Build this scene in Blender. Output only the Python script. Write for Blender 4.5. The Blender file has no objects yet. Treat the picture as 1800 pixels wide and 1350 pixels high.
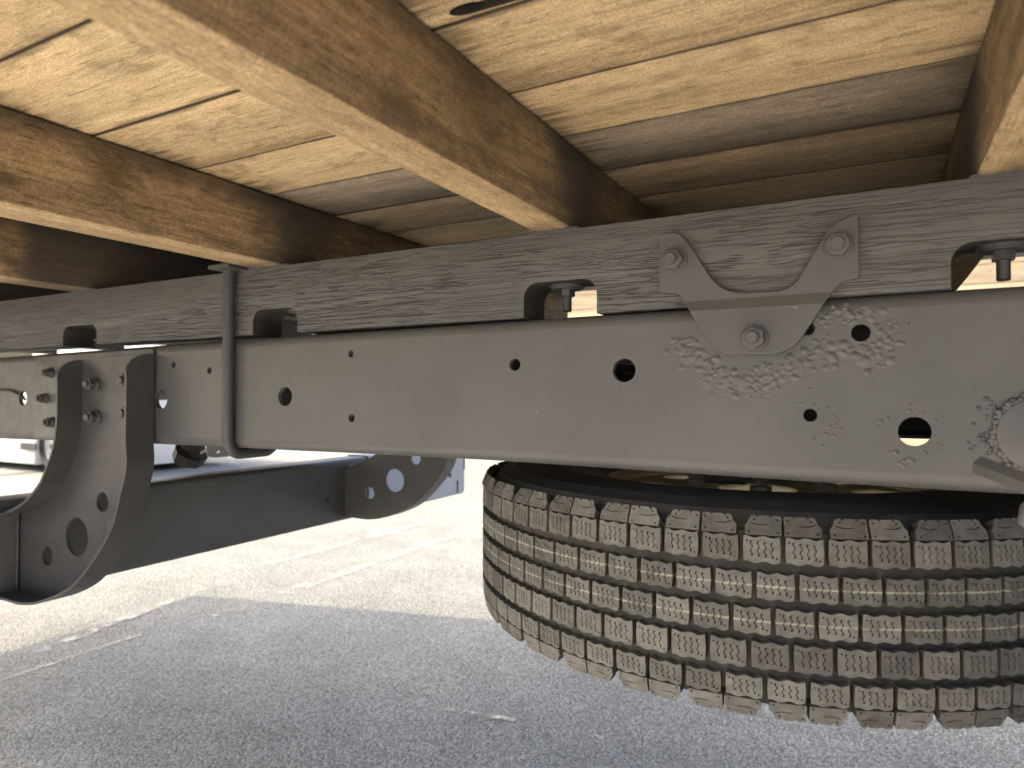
import bpy, bmesh, math, random
from mathutils import Vector, Matrix, noise as mnoise

random.seed(7)
scene = bpy.context.scene
COL = scene.collection
R = math.radians

# ------------------------------------------------------------------ camera
# the camera is the origin of the place; the ground lies GZ below it
GZ = -0.84
F_PX, YAW, PITCH = 1185.0, R(28.31), R(0.948)
cam_d = bpy.data.cameras.new('camera')
cam = bpy.data.objects.new('camera', cam_d)
COL.objects.link(cam)
scene.camera = cam
cam_d.sensor_width = 36.0
cam_d.lens = F_PX * 36.0 / 1800.0
cam_d.clip_start = 0.01
cam_d.clip_end = 2000.0
cam_d.dof.use_dof = True
cam_d.dof.focus_distance = 0.74
cam_d.dof.aperture_fstop = 8.0
fw = Vector((-math.sin(YAW) * math.cos(PITCH), math.cos(YAW) * math.cos(PITCH), math.sin(PITCH)))
rt = Vector((math.cos(YAW), math.sin(YAW), 0.0))
up = rt.cross(fw)
cam.matrix_world = Matrix((rt, up, -fw)).transposed().to_4x4()

# ------------------------------------------------------------------ world and sun
SUN_EL = R(36.0)
SUN_H = Vector((-0.97, -0.25, 0)).normalized()          # horizontal direction towards the sun
sun_dir = Vector((SUN_H.x * math.cos(SUN_EL), SUN_H.y * math.cos(SUN_EL), math.sin(SUN_EL)))
world = bpy.data.worlds.new('World')
scene.world = world
world.use_nodes = True
wn, wl = world.node_tree.nodes, world.node_tree.links
sky = wn.new('ShaderNodeTexSky')
sky.sky_type = 'NISHITA'
sky.sun_disc = False
sky.sun_elevation = SUN_EL
sky.sun_rotation = math.atan2(sun_dir.x, sun_dir.y)
sky.dust_density = 10.0
sky.ozone_density = 2.0
wl.new(sky.outputs['Color'], wn['Background'].inputs['Color'])
wn['Background'].inputs['Strength'].default_value = 0.15
sun_d = bpy.data.lights.new('sun', 'SUN')
sun_d.energy = 2.0
sun_d.angle = R(0.5)
sun_d.color = (1.0, 0.82, 0.55)
sun = bpy.data.objects.new('sun', sun_d)
COL.objects.link(sun)
sun.rotation_euler = (-sun_dir).to_track_quat('-Z', 'Y').to_euler()

scene.view_settings.view_transform = 'Standard'
scene.view_settings.look = 'None'
scene.view_settings.gamma = 1.0
scene.view_settings.exposure = 2.0
scene.render.engine = 'CYCLES'
scene.cycles.max_bounces = 10
scene.cycles.diffuse_bounces = 7

# ------------------------------------------------------------------ helpers
def ray(u, v):
    return fw * F_PX + rt * (u - 900.0) + up * (675.0 - v)
def onY(u, v, y):
    d = ray(u, v); return d * (y / d.y)
def onX(u, v, x):
    d = ray(u, v); return d * (x / d.x)
def onZ(u, v, z):
    d = ray(u, v); return d * (z / d.z)

def tag(o, label=None, cat=None, group=None, kind=None):
    if label: o['label'] = label
    if cat: o['category'] = cat
    if group: o['group'] = group
    if kind: o['kind'] = kind
    return o

def empty(name, loc):
    o = bpy.data.objects.new(name, None)
    o.location = loc
    o.empty_display_size = 0.1
    COL.objects.link(o)
    return o

def smooth(me, ang=35):
    for p in me.polygons: p.use_smooth = True
    me.set_sharp_from_angle(angle=R(ang))
    return me

def root_off(parent):
    off = Vector((0, 0, 0))
    while parent is not None:
        off += parent.location
        parent = parent.parent
    return off

def link(name, me, mat, parent=None, ang=35, local=False):
    """one mesh = one object; the vertices of me are in world space unless local"""
    if mat is not None and len(me.materials) == 0: me.materials.append(mat)
    if ang: smooth(me, ang)
    me.name = name
    o = bpy.data.objects.new(name, me)
    COL.objects.link(o)
    if parent is not None:
        o.parent = parent
        if not local: o.location = -root_off(parent)
    return o

def place(name, me, parent, mw):
    """shared mesh placed with the world matrix mw under an unrotated parent"""
    o = bpy.data.objects.new(name, me)
    COL.objects.link(o)
    o.parent = parent
    o.matrix_basis = Matrix.Translation(-root_off(parent)) @ mw
    return o

def fill(loops, depth, bevel=0.0):
    cu = bpy.data.curves.new('tmp', 'CURVE')
    cu.dimensions = '2D'
    cu.fill_mode = 'BOTH'
    cu.extrude = max(depth / 2 - bevel, 0)
    cu.bevel_depth = bevel
    cu.bevel_resolution = 1
    for lp in loops:
        s = cu.splines.new('POLY')
        s.points.add(len(lp) - 1)
        for p, q in zip(s.points, lp): p.co = (q[0], q[1], 0, 1)
        s.use_cyclic_u = True
    o = bpy.data.objects.new('tmp', cu)
    me = bpy.data.meshes.new_from_object(o)
    bpy.data.objects.remove(o)
    bpy.data.curves.remove(cu)
    bm = bmesh.new(); bm.from_mesh(me)
    bmesh.ops.remove_doubles(bm, verts=bm.verts, dist=1e-6)
    bmesh.ops.recalc_face_normals(bm, faces=bm.faces)
    bm.to_mesh(me); bm.free()
    return me

def plateY(loops, y_front, depth, bevel=0.0):
    """plate whose loops are (x, z), front face at y_front, going to +Y"""
    me = fill(loops, depth, bevel)
    me.transform(Matrix(((1, 0, 0, 0), (0, 0, -1, y_front + depth / 2), (0, 1, 0, 0), (0, 0, 0, 1))))
    return me
def plateX(loops, x0, depth, bevel=0.0):
    """loops are (y, z), from x0 to x0+depth"""
    me = fill(loops, depth, bevel)
    me.transform(Matrix(((0, 0, 1, x0 + depth / 2), (1, 0, 0, 0), (0, 1, 0, 0), (0, 0, 0, 1))))
    return me
def plateZ(loops, z0, depth, bevel=0.0):
    me = fill(loops, depth, bevel)
    me.transform(Matrix.Translation((0, 0, z0 + depth / 2)))
    return me

def circle(cx, cy, rx, ry=None, n=28, a0=0.0):
    ry = rx if ry is None else ry
    return [(cx + rx * math.cos(a0 + 2 * math.pi * i / n), cy + ry * math.sin(a0 + 2 * math.pi * i / n)) for i in range(n)]

def rrect(x0, x1, y0, y1, r, n=5):
    out = []
    for cx, cy, a in ((x1 - r, y0 + r, -90), (x1 - r, y1 - r, 0), (x0 + r, y1 - r, 90), (x0 + r, y0 + r, 180)):
        for i in range(n + 1):
            t = R(a + 90 * i / n); out.append((cx + r * math.cos(t), cy + r * math.sin(t)))
    return out

def join(*mes):
    bm = bmesh.new()
    for m in mes:
        bm.from_mesh(m)
    out = bpy.data.meshes.new('joined')
    bm.to_mesh(out); bm.free()
    return out

def sweep(sections, closed_ends=True, name='sweep'):
    """list of equally long closed loops of 3D points"""
    n = len(sections[0]); vs = [p for s in sections for p in s]; fs = []
    for k in range(len(sections) - 1):
        for i in range(n):
            j = (i + 1) % n
            fs.append((k * n + i, k * n + j, (k + 1) * n + j, (k + 1) * n + i))
    if closed_ends:
        fs.append(tuple(range(n))[::-1]); fs.append(tuple(range((len(sections) - 1) * n, len(sections) * n)))
    me = bpy.data.meshes.new(name)
    me.from_pydata([tuple(v) for v in vs], [], fs)
    bm = bmesh.new(); bm.from_mesh(me)
    bmesh.ops.recalc_face_normals(bm, faces=bm.faces)
    bm.to_mesh(me); bm.free()
    return me

def tube(pts, rad, n=16):
    pts = [Vector(p) for p in pts]; secs = []
    prev = None
    for i, p in enumerate(pts):
        t = (pts[min(i + 1, len(pts) - 1)] - pts[max(i - 1, 0)]).normalized()
        if prev is None:
            a = t.orthogonal().normalized()
        else:
            a = (prev - t * prev.dot(t)).normalized()
        prev = a; b = t.cross(a)
        rr = rad[i] if isinstance(rad, (list, tuple)) else rad
        secs.append([p + (a * math.cos(2 * math.pi * k / n) + b * math.sin(2 * math.pi * k / n)) * rr for k in range(n)])
    return sweep(secs)

def lathe(profile, n=96, axis='Z', closed=False):
    vs, fs = [], []
    m = len(profile)
    for i in range(n):
        a = 2 * math.pi * i / n
        for r_, z in profile: vs.append((r_ * math.cos(a), r_ * math.sin(a), z))
    for i in range(n):
        k = (i + 1) % n
        for j in range(m if closed else m - 1):
            j2 = (j + 1) % m
            fs.append((i * m + j, k * m + j, k * m + j2, i * m + j2))
    me = bpy.data.meshes.new('lathe')
    me.from_pydata(vs, [], fs)
    bm = bmesh.new(); bm.from_mesh(me)
    bmesh.ops.recalc_face_normals(bm, faces=bm.faces)
    bm.to_mesh(me); bm.free()
    return me

def lerp_tab(tab, x):
    if x <= tab[0][0]: return tab[0][1]
    for (a, b), (c, d) in zip(tab, tab[1:]):
        if x <= c: return b + (d - b) * (x - a) / (c - a)
    return tab[-1][1]

# ------------------------------------------------------------------ materials
class NT:
    def __init__(s, name):
        s.m = bpy.data.materials.new(name); s.m.use_nodes = True
        s.n = s.m.node_tree.nodes; s.l = s.m.node_tree.links
        s.b = s.n['Principled BSDF']
    def node(s, t, **kw):
        n = s.n.new(t)
        for k, v in kw.items():
            if k.startswith('_'): setattr(n, k[1:], v)
            else: s.put(n.inputs[k.replace('__', ' ')], v)
        return n
    def put(s, sock, v):
        if isinstance(v, bpy.types.NodeSocket): s.l.new(v, sock)
        else: sock.default_value = v
    def math(s, op, a, b=0.0, c=0.0, clamp=False):
        n = s.n.new('ShaderNodeMath'); n.operation = op; n.use_clamp = clamp
        s.put(n.inputs[0], a); s.put(n.inputs[1], b); s.put(n.inputs[2], c)
        return n.outputs[0]
    def ramp(s, f, stops, interp='LINEAR'):
        n = s.n.new('ShaderNodeValToRGB'); n.color_ramp.interpolation = interp
        e = n.color_ramp.elements
        while len(e) < len(stops): e.new(0.5)
        for x, (p, c) in zip(e, stops):
            x.position = p; x.color = (c, c, c, 1) if not isinstance(c, (tuple, list)) else (*c, 1)
        s.put(n.inputs[0], f)
        return n.outputs[0]
    def smooth(s, v, a, b):
        n = s.n.new('ShaderNodeMapRange'); n.interpolation_type = 'SMOOTHSTEP'
        s.put(n.inputs['Value'], v); n.inputs['From Min'].default_value = a; n.inputs['From Max'].default_value = b
        return n.outputs[0]
    def mix(s, f, a, b, blend='MIX'):
        n = s.n.new('ShaderNodeMix'); n.data_type = 'RGBA'; n.blend_type = blend
        s.put(n.inputs[0], f)
        for k, v in ((6, a), (7, b)):
            s.put(n.inputs[k], (*v, 1) if isinstance(v, tuple) and len(v) == 3 else v)
        return n.outputs[2]
    def coord(s, scale=(1, 1, 1), rnd=0.0):
        tc = s.n.new('ShaderNodeTexCoord')
        out = tc.outputs['Object']
        if rnd:
            oi = s.n.new('ShaderNodeObjectInfo')
            a = s.n.new('ShaderNodeVectorMath'); a.operation = 'MULTIPLY_ADD'
            s.l.new(oi.outputs['Random'], a.inputs[0]); a.inputs[1].default_value = (rnd, rnd * 1.7, rnd * 0.6)
            s.l.new(out, a.inputs[2]); out = a.outputs[0]
        mp = s.n.new('ShaderNodeMapping'); s.l.new(out, mp.inputs[0]); mp.inputs['Scale'].default_value = scale
        return mp.outputs[0]
    def xyz(s):
        tc = s.n.new('ShaderNodeTexCoord'); sp = s.n.new('ShaderNodeSeparateXYZ')
        s.l.new(tc.outputs['Object'], sp.inputs[0]); return sp.outputs
    def noise(s, vec, scale=1.0, detail=4.0, rough=0.55, dist=0.0):
        n = s.n.new('ShaderNodeTexNoise')
        s.l.new(vec, n.inputs['Vector'])
        n.inputs['Scale'].default_value = scale; n.inputs['Detail'].default_value = detail
        n.inputs['Roughness'].default_value = rough; n.inputs['Distortion'].default_value = dist
        return n.outputs['Fac']
    def voro(s, vec, scale=1.0, feature='F1'):
        n = s.n.new('ShaderNodeTexVoronoi'); n.feature = feature
        s.l.new(vec, n.inputs['Vector']); n.inputs['Scale'].default_value = scale
        return n
    def bump(s, h, strength=0.3, dist=0.001, normal=None):
        n = s.n.new('ShaderNodeBump'); s.put(n.inputs['Height'], h)
        n.inputs['Strength'].default_value = strength; n.inputs['Distance'].default_value = dist
        if normal is not None: s.l.new(normal, n.inputs['Normal'])
        return n.outputs[0]
    def out(s, color=None, rough=None, normal=None, metal=0.0, spec=0.5):
        if color is not None: s.put(s.b.inputs['Base Color'], (*color, 1) if isinstance(color, tuple) else color)
        if rough is not None: s.put(s.b.inputs['Roughness'], rough)
        if normal is not None: s.l.new(normal, s.b.inputs['Normal'])
        s.b.inputs['Metallic'].default_value = metal
        s.b.inputs['Specular IOR Level'].default_value = spec
        return s.m

SEAMS = [0.06, 0.152, 0.258, 0.3755, 0.4850, 0.5915, 0.7025, 0.815, 0.925, 1.035, 1.145, 1.255, 1.365, 1.432, 1.50]
PAINT = (0.083, 0.0860, 0.0880)
def mat_paint(name, col=PAINT, rough=0.5):
    t = NT(name)
    c = t.coord()
    n1 = t.noise(c, 9, 4); n2 = t.noise(c, 420, 3, 0.6); n3 = t.noise(c, 60, 4)
    k = t.ramp(n1, [(0.3, tuple(x * 0.88 for x in col)), (0.7, tuple(x * 1.10 for x in col))])
    specks = t.smooth(t.noise(c, 160, 2, 0.5), 0.73, 0.78)
    k = t.mix(specks, k, tuple(x * 1.9 for x in col))
    b = t.bump(n2, 0.12, 0.0006); b = t.bump(n3, 0.15, 0.002, b)
    return t.out(k, t.ramp(n3, [(0.3, rough - 0.07), (0.7, rough + 0.1)]), b)

def mat_painted_wood():
    t = NT('painted_wood')
    base = t.coord()
    warp = t.noise(t.coord((6, 6, 30)), 1.0, 3)
    wv = t.n.new('ShaderNodeVectorMath'); wv.operation = 'MULTIPLY_ADD'
    t.l.new(warp, wv.inputs[0]); wv.inputs[1].default_value = (0.0, 0.0, 0.006); t.l.new(base, wv.inputs[2])
    def mp(sc):
        m = t.n.new('ShaderNodeMapping'); t.l.new(wv.outputs[0], m.inputs[0]); m.inputs['Scale'].default_value = sc; return m.outputs[0]
    e2 = t.voro(mp((60, 60, 380)), 1.0, 'DISTANCE_TO_EDGE').outputs['Distance']
    patch = t.noise(t.coord((6, 6, 20)), 1.0, 4)
    patch2 = t.noise(t.coord((9, 9, 26)), 1.3, 3)
    w1 = t.smooth(patch, 0.40, 0.62); w2 = t.smooth(patch2, 0.54, 0.68)
    def contour(sc, lvl, wd, det=2):
        n = t.noise(mp(sc), 1.0, det, 0.5)
        return t.math('SUBTRACT', 1.0, t.smooth(t.math('ABSOLUTE', t.math('SUBTRACT', n, lvl)), 0.0, wd))
    gap = t.smooth(t.noise(mp((38, 38, 120)), 1.0, 3), 0.42, 0.54)
    c1 = t.math('MULTIPLY', contour((5, 5, 150), 0.50, 0.026), gap)
    c1b = t.math('MULTIPLY', contour((9, 9, 270), 0.53, 0.030), t.math('MULTIPLY_ADD', w1, 0.65, 0.35))
    c2 = t.math('MULTIPLY', t.math('SUBTRACT', 1.0, t.smooth(e2, 0.0, 0.05)), w2)
    cr = t.math('MAXIMUM', t.math('MAXIMUM', t.math('MULTIPLY', c1, t.math('MULTIPLY_ADD', w1, 0.5, 0.5)), t.math('MULTIPLY', c2, 0.8)), t.math('MULTIPLY', c1b, 0.85))
    grain = t.noise(mp((20, 20, 500)), 1.0, 4)
    n1 = t.noise(t.coord((4, 4, 10)), 1.5, 4)
    col = t.ramp(n1, [(0.3, tuple(x * 0.80 for x in PAINT)), (0.72, tuple(x * 1.06 for x in PAINT))])
    col = t.mix(t.math('MULTIPLY', cr, 0.9), col, (0.022, 0.021, 0.019))
    h = t.math('SUBTRACT', t.math('MULTIPLY', grain, 0.22), cr)
    b = t.bump(h, 0.8, 0.0011)
    b = t.bump(t.noise(t.coord(), 35, 4), 0.35, 0.003, b)
    return t.out(col, 0.52, b)

def mat_wood(name, light, mid, dark, axis, spray=None, blot=0.5):
    """bare weathered timber; grain runs along axis; spray = overspray of the chassis paint along the sill"""
    t = NT(name)
    g = (lambda a, b: (a, b, b)) if axis == 'X' else (lambda a, b: (b, a, b))
    n1 = t.noise(t.coord(g(1.3, 20), 13), 1.0, 7, 0.62, 0.5)
    n2 = t.noise(t.coord(g(16, 280), 7), 1.0, 5, 0.65, 0.3)
    n3 = t.noise(t.coord(g(5, 12), 5), 1.0, 6, 0.65, 0.4)
    n4 = t.noise(t.coord(g(60, 800), 7), 1.0, 3, 0.6)
    n5 = t.noise(t.coord(g(70, 130), 3), 1.0, 5, 0.7)
    oi = t.n.new('ShaderNodeObjectInfo')
    pores = t.smooth(t.noise(t.coord(g(34, 460), 3), 1.0, 2, 0.5), 0.63, 0.72)
    f = t.math('ADD', t.math('ADD', t.math('MULTIPLY', n1, 0.46), t.math('MULTIPLY', n2, 0.30)), t.math('MULTIPLY', n5, 0.24))
    f = t.math('ADD', f, t.math('MULTIPLY_ADD', oi.outputs['Random'], 0.05, -0.025))
    col = t.ramp(f, [(0.36, dark), (0.49, mid), (0.60, light)])
    grit = t.noise(t.coord((520, 520, 520), 3), 1.0, 3, 0.7)
    col = t.mix(1.0, col, t.ramp(grit, [(0.30, 0.62), (0.5, 1.0), (0.70, 1.42)]), 'MULTIPLY')
    # dark mould and water stains, streaked with the grain
    st = t.math('MULTIPLY', t.smooth(t.math('ADD', t.math('MULTIPLY', n3, 0.75), t.math('MULTIPLY', n2, 0.25)), 0.50, 0.66), blot)
    col = t.mix(st, col, tuple(x * 0.36 for x in mid))
    col = t.mix(t.math('MULTIPLY', pores, 0.55), col, tuple(x * 0.4 for x in dark))
    mot = t.noise(t.coord(g(14, 34), 21), 1.0, 6, 0.68, 0.6)
    col = t.mix(t.math('MULTIPLY', t.smooth(mot, 0.53, 0.68), blot * 0.62), col, tuple(x * 0.30 for x in mid))
    kn = t.voro(t.coord(g(3.2, 9), 11), 1.0).outputs['Distance']
    col = t.mix(t.math('MULTIPLY', t.math('SUBTRACT', 1.0, t.smooth(kn, 0.03, 0.085)), 0.7), col, (0.05, 0.03, 0.018))
    if axis == 'X':                      # dirt packed into the joints between the boards
        x, y, z = t.xyz(); e = None
        for sy in SEAMS[1:9]:
            d_ = t.math('ABSOLUTE', t.math('SUBTRACT', y, sy)); e = d_ if e is None else t.math('MINIMUM', e, d_)
        joint = t.math('SUBTRACT', 1.0, t.smooth(e, 0.0011, 0.0021))
        e = t.math('SUBTRACT', e, t.math('MULTIPLY_ADD', t.noise(t.coord(g(14, 60), 9), 1.0, 5), 0.022, -0.010))
        col = t.mix(t.math('MULTIPLY', t.math('SUBTRACT', 1.0, t.smooth(e, -0.001, 0.005)), 0.6), col, (0.10, 0.075, 0.05))
        # damp has blackened the boards along each bearer
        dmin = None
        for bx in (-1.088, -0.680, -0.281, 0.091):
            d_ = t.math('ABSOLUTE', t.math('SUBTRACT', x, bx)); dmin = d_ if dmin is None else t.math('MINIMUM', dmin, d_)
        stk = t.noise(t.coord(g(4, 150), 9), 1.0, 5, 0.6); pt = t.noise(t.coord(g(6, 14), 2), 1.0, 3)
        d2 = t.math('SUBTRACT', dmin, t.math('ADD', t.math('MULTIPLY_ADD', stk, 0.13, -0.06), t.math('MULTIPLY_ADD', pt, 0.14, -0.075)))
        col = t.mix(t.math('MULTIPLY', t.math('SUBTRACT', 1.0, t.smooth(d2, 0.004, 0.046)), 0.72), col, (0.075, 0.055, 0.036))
        col = t.mix(t.math('MULTIPLY', joint, 0.88), col, (0.035, 0.026, 0.017))
    if spray:
        x, y, z = t.xyz()
        yn = t.math('ADD', y, t.math('MULTIPLY_ADD', t.noise(t.coord((25, 25, 25)), 1.0, 4), 0.08, -0.04))
        a = t.math('MULTIPLY', t.smooth(yn, spray[0], spray[1]), t.math('SUBTRACT', 1.0, t.smooth(yn, spray[2], spray[3])))
        zn = t.math('ADD', z, t.math('MULTIPLY_ADD', t.noise(t.coord((18, 18, 40), 5), 1.0, 5, 0.65), 0.07, -0.035))
        md = t.math('MULTIPLY', t.smooth(zn, 0.218, 0.246), t.math('MULTIPLY_ADD', t.smooth(grit, 0.4, 0.6), 0.45, 0.40))
        col = t.mix(md, col, (0.055, 0.046, 0.030))
        col = t.mix(t.math('MULTIPLY', md, t.smooth(grit, 0.62, 0.70)), col, (0.50, 0.45, 0.36))
        rear = t.math('MULTIPLY', t.math('SUBTRACT', 1.0, t.smooth(x, -1.02, -0.93)), t.smooth(yn, 0.47, 0.53))
        a = t.math('MULTIPLY', t.math('MAXIMUM', a, rear), spray[4])
        col = t.mix(a, col, tuple(v * 0.33 for v in PAINT))
    h = t.math('ADD', t.math('MULTIPLY', n2, 0.6), t.math('SUBTRACT', t.math('MULTIPLY', n4, 0.5), t.math('MULTIPLY', pores, 0.5)))
    b = t.bump(h, 0.8, 0.0013)
    return t.out(col, 0.72, b, spec=0.3)

def mat_simple(name, col, rough=0.6, metal=0.0, nscale=30, var=0.15, bump=0.1, bd=0.001):
    t = NT(name); c = t.coord()
    n = t.noise(c, nscale, 5)
    k = t.ramp(n, [(0.3, tuple(x * (1 - var) for x in col)), (0.7, tuple(x * (1 + var) for x in col))])
    return t.out(k, rough, t.bump(n, bump, bd), metal)

def mat_asphalt():
    t = NT('asphalt'); c = t.coord()
    big = t.noise(c, 0.7, 4); mid = t.noise(c, 5, 5); fine = t.noise(c, 90, 4, 0.7)
    v = t.voro(c, 150); v2 = t.voro(c, 420)
    base = t.ramp(t.math('ADD', t.math('MULTIPLY', big, 0.5), t.math('MULTIPLY', mid, 0.5)),
                  [(0.33, (0.178, 0.190, 0.192)), (0.67, (0.274, 0.288, 0.286))])
    stone = t.ramp(v.outputs['Color'], [(0.0, 0.58), (0.5, 1.0), (1.0, 1.5)])
    col = t.mix(1.0, base, stone, 'MULTIPLY')
    col = t.mix(t.math('MULTIPLY', t.smooth(v.outputs['Distance'], 0.50, 0.85), 0.45), col, (0.07, 0.07, 0.07))
    h = t.math('SUBTRACT', t.math('MULTIPLY', fine, 0.6), t.math('ADD', v.outputs['Distance'], t.math('MULTIPLY', v2.outputs['Distance'], 0.4)))
    b = t.bump(h, 0.9, 0.0045)
    b = t.bump(mid, 0.3, 0.02, b)
    return t.out(col, 0.85, b, spec=0.3)

def mat_line():
    t = NT('worn_road_paint'); c = t.coord()
    n = t.noise(c, 22, 6, 0.7); n2 = t.noise(c, 3, 3)
    a = t.smooth(t.math('ADD', n, t.math('MULTIPLY', n2, 0.5)), 0.66, 0.98)
    t.put(t.b.inputs['Alpha'], a)
    return t.out((0.52, 0.50, 0.45), 0.8, t.bump(n, 0.4, 0.003))

def mat_rubber(name, dusty, stripe=False):
    t = NT(name); c = t.coord()
    oi = t.n.new('ShaderNodeObjectInfo')
    geo = t.n.new('ShaderNodeTexCoord')
    n = t.noise(t.coord(rnd=9), 90, 5, 0.65); n2 = t.noise(t.coord(rnd=4), 500, 3, 0.6)
    if dusty:
        k = t.ramp(t.math('ADD', t.math('MULTIPLY', n, 0.8), t.math('MULTIPLY', oi.outputs['Random'], 0.30)),
                   [(0.28, (0.056, 0.055, 0.050)), (0.55, (0.105, 0.103, 0.094)), (0.85, (0.180, 0.176, 0.160))])
        sx = t.n.new('ShaderNodeSeparateXYZ'); t.l.new(geo.outputs['Object'], sx.inputs[0])
        side = t.math('SUBTRACT', 1.0, t.smooth(sx.outputs[2], -0.0030, -0.0004))    # groove walls are not worn pale
        k = t.mix(side, k, (0.055, 0.050, 0.042))
        if stripe:                       # a thin chalk line round the tyre
            ln = t.math('SUBTRACT', 1.0, t.smooth(t.math('ABSOLUTE', sx.outputs[1]), 0.0004, 0.0012))
            ln = t.math('MULTIPLY', ln, t.math('MULTIPLY', t.smooth(n, 0.30, 0.62), 0.75))
            k = t.mix(ln, k, (0.40, 0.38, 0.29))
        spk = t.smooth(n2, 0.70, 0.76)
        k = t.mix(t.math('MULTIPLY', spk, 0.6), k, (0.45, 0.43, 0.38))
    else:
        k = t.ramp(n, [(0.3, (0.020, 0.021, 0.022)), (0.7, (0.046, 0.046, 0.045))])
        spk = t.smooth(t.noise(c, 220, 2, 0.5), 0.74, 0.78)
        k = t.mix(spk, k, (0.25, 0.25, 0.24))
    b = t.bump(n2, 0.25, 0.0006)
    return t.out(k, 0.75 if dusty else 0.55, b, spec=0.4)

M_paint = mat_paint('chassis_paint', PAINT, 0.42)
M_paintd = mat_paint('chassis_paint_gloss', (0.092, 0.094, 0.096), 0.42)
M_paintb = mat_paint('shaded_chassis_paint', (0.052, 0.053, 0.055), 0.42)  # same chassis paint, darkened for shade on the bracket, bolts and U-bolt
M_pwood = mat_painted_wood()
M_pale = mat_simple('skylit_pale_paint', (0.46, 0.49, 0.54), 0.5, 0, 12, 0.08)
M_bearer = mat_wood('bearer_wood', (0.38, 0.273, 0.155), (0.215, 0.150, 0.086), (0.080, 0.058, 0.037), 'Y', (0.52, 0.62, 0.65, 0.74, 0.85), 0.9)
M_bearerb = mat_wood('underlit_bearer_wood', (0.58, 0.435, 0.255), (0.41, 0.300, 0.172), (0.20, 0.145, 0.088), 'Y', (0.55, 0.62, 0.65, 0.74, 0.7), 0.5)  # paler copy for the undersides, light from below put into the colour
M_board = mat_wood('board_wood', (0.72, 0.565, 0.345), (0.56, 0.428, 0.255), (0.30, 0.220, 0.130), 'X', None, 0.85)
M_boardd = mat_wood('dark_board_wood', (0.38, 0.320, 0.240), (0.27, 0.228, 0.170), (0.14, 0.118, 0.09), 'X', None, 0.5)  # darker, greyer wood for boards behind the sill front
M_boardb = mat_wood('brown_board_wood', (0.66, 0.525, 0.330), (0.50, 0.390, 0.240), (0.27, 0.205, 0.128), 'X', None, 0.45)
M_black = mat_simple('black_plastic', (0.02, 0.02, 0.022), 0.45)
M_cream = mat_simple('cream_wheel_paint', (0.50, 0.46, 0.36), 0.5, 0, 25, 0.2)
M_dusty = mat_rubber('dusty_tread_rubber', True)
M_striped = mat_rubber('striped_tread_rubber', True, True)
M_groove = mat_simple('dusty_groove_rubber', (0.056, 0.052, 0.043), 0.85, 0, 40, 0.35, 0.3)
M_rubber = mat_rubber('sidewall_rubber', False)
M_asphalt = mat_asphalt()
M_line = mat_line()
M_white = mat_simple('white_car_paint', (0.88, 0.86, 0.82), 0.7, 0, 2, 0.03, 0.02)
M_glass = mat_simple('dark_car_glass', (0.02, 0.025, 0.03), 0.08, 0, 2, 0.1, 0.0)
M_lightblock = mat_simple('dark_block_sheet', (0.03, 0.03, 0.03), 0.7)
M_panel = mat_simple('body_panel_paint', (0.55, 0.56, 0.55), 0.45, 0, 3, 0.05)
M_paintline = mat_simple('chalky_mark', (0.30, 0.285, 0.22), 0.8, 0, 300, 0.35)
M_zinc = mat_simple('zinc_tag', (0.40, 0.41, 0.40), 0.45, 0.3)

# ------------------------------------------------------------------ ground
bm = bmesh.new()
g = 900.0
for x, y in ((-g, -g), (g, -g), (g, g), (-g, g)): bm.verts.new((x, y, GZ))
bm.faces.new(bm.verts)
me = bpy.data.meshes.new('ground'); bm.to_mesh(me); bm.free()
tag(link('ground', me, M_asphalt), kind='structure')

def ground_line(pts, w, name='parking_line', mat=M_line, dz=0.004):
    me = bpy.data.meshes.new(name); vs = []; fs = []
    pts = [Vector((p[0], p[1], 0)) for p in pts]
    n = Vector((-(pts[-1] - pts[0]).y, (pts[-1] - pts[0]).x, 0)).normalized()
    for i, p in enumerate(pts):
        for s in (-1, 1):
            q = p + n * s * w / 2 * random.uniform(0.85, 1.1); vs.append((q.x, q.y, GZ + dz))
    for i in range(len(pts) - 1): fs.append((2 * i, 2 * i + 2, 2 * i + 3, 2 * i + 1))
    me.from_pydata(vs, [], fs)
    o = link(name, me, mat)
    tag(o, kind='structure')
    return o
def gp(a, b, n=14):
    A, B = onZ(*a, GZ), onZ(*b, GZ)
    return [A.lerp(B, i / n) for i in range(n + 1)]
ground_line(gp((380, 1085), (845, 925)), 0.075)
ground_line(gp((470, 992), (760, 915)), 0.085)
ground_line(gp((60, 1150), (360, 1035)), 0.045)
ground_line(gp((-60, 1218), (260, 1112)), 0.022)
ground_line(gp((735, 1240), (905, 1268)), 0.020)
ground_line(gp((1030, 1292), (1130, 1318)), 0.016)
ground_line(gp((-200, 856), (420, 792)), 0.22, 'drain_strip', mat_simple('drain_concrete', (0.11, 0.108, 0.10), 0.8), 0.006)

# unseen pale apron added on the near side to bounce sun onto the deck
me = bpy.data.meshes.new('bounce_apron')
me.from_pydata([(-1.5, -7, GZ + 0.004), (9, -7, GZ + 0.004), (9, 0.30, GZ + 0.004), (-1.5, 0.30, GZ + 0.004)], [], [(0, 1, 2, 3)])
tag(link('bounce_apron', me, mat_simple('pale_bounce', (0.58, 0.56, 0.52), 0.85, 0, 6, 0.1, 0.2, 0.004)), kind='structure')

# ------------------------------------------------------------------ the truck
truck = empty('truck', (-0.4, 0.95, GZ))
tag(truck, 'grey painted truck chassis and wooden load bed seen from underneath', 'truck')

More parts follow.
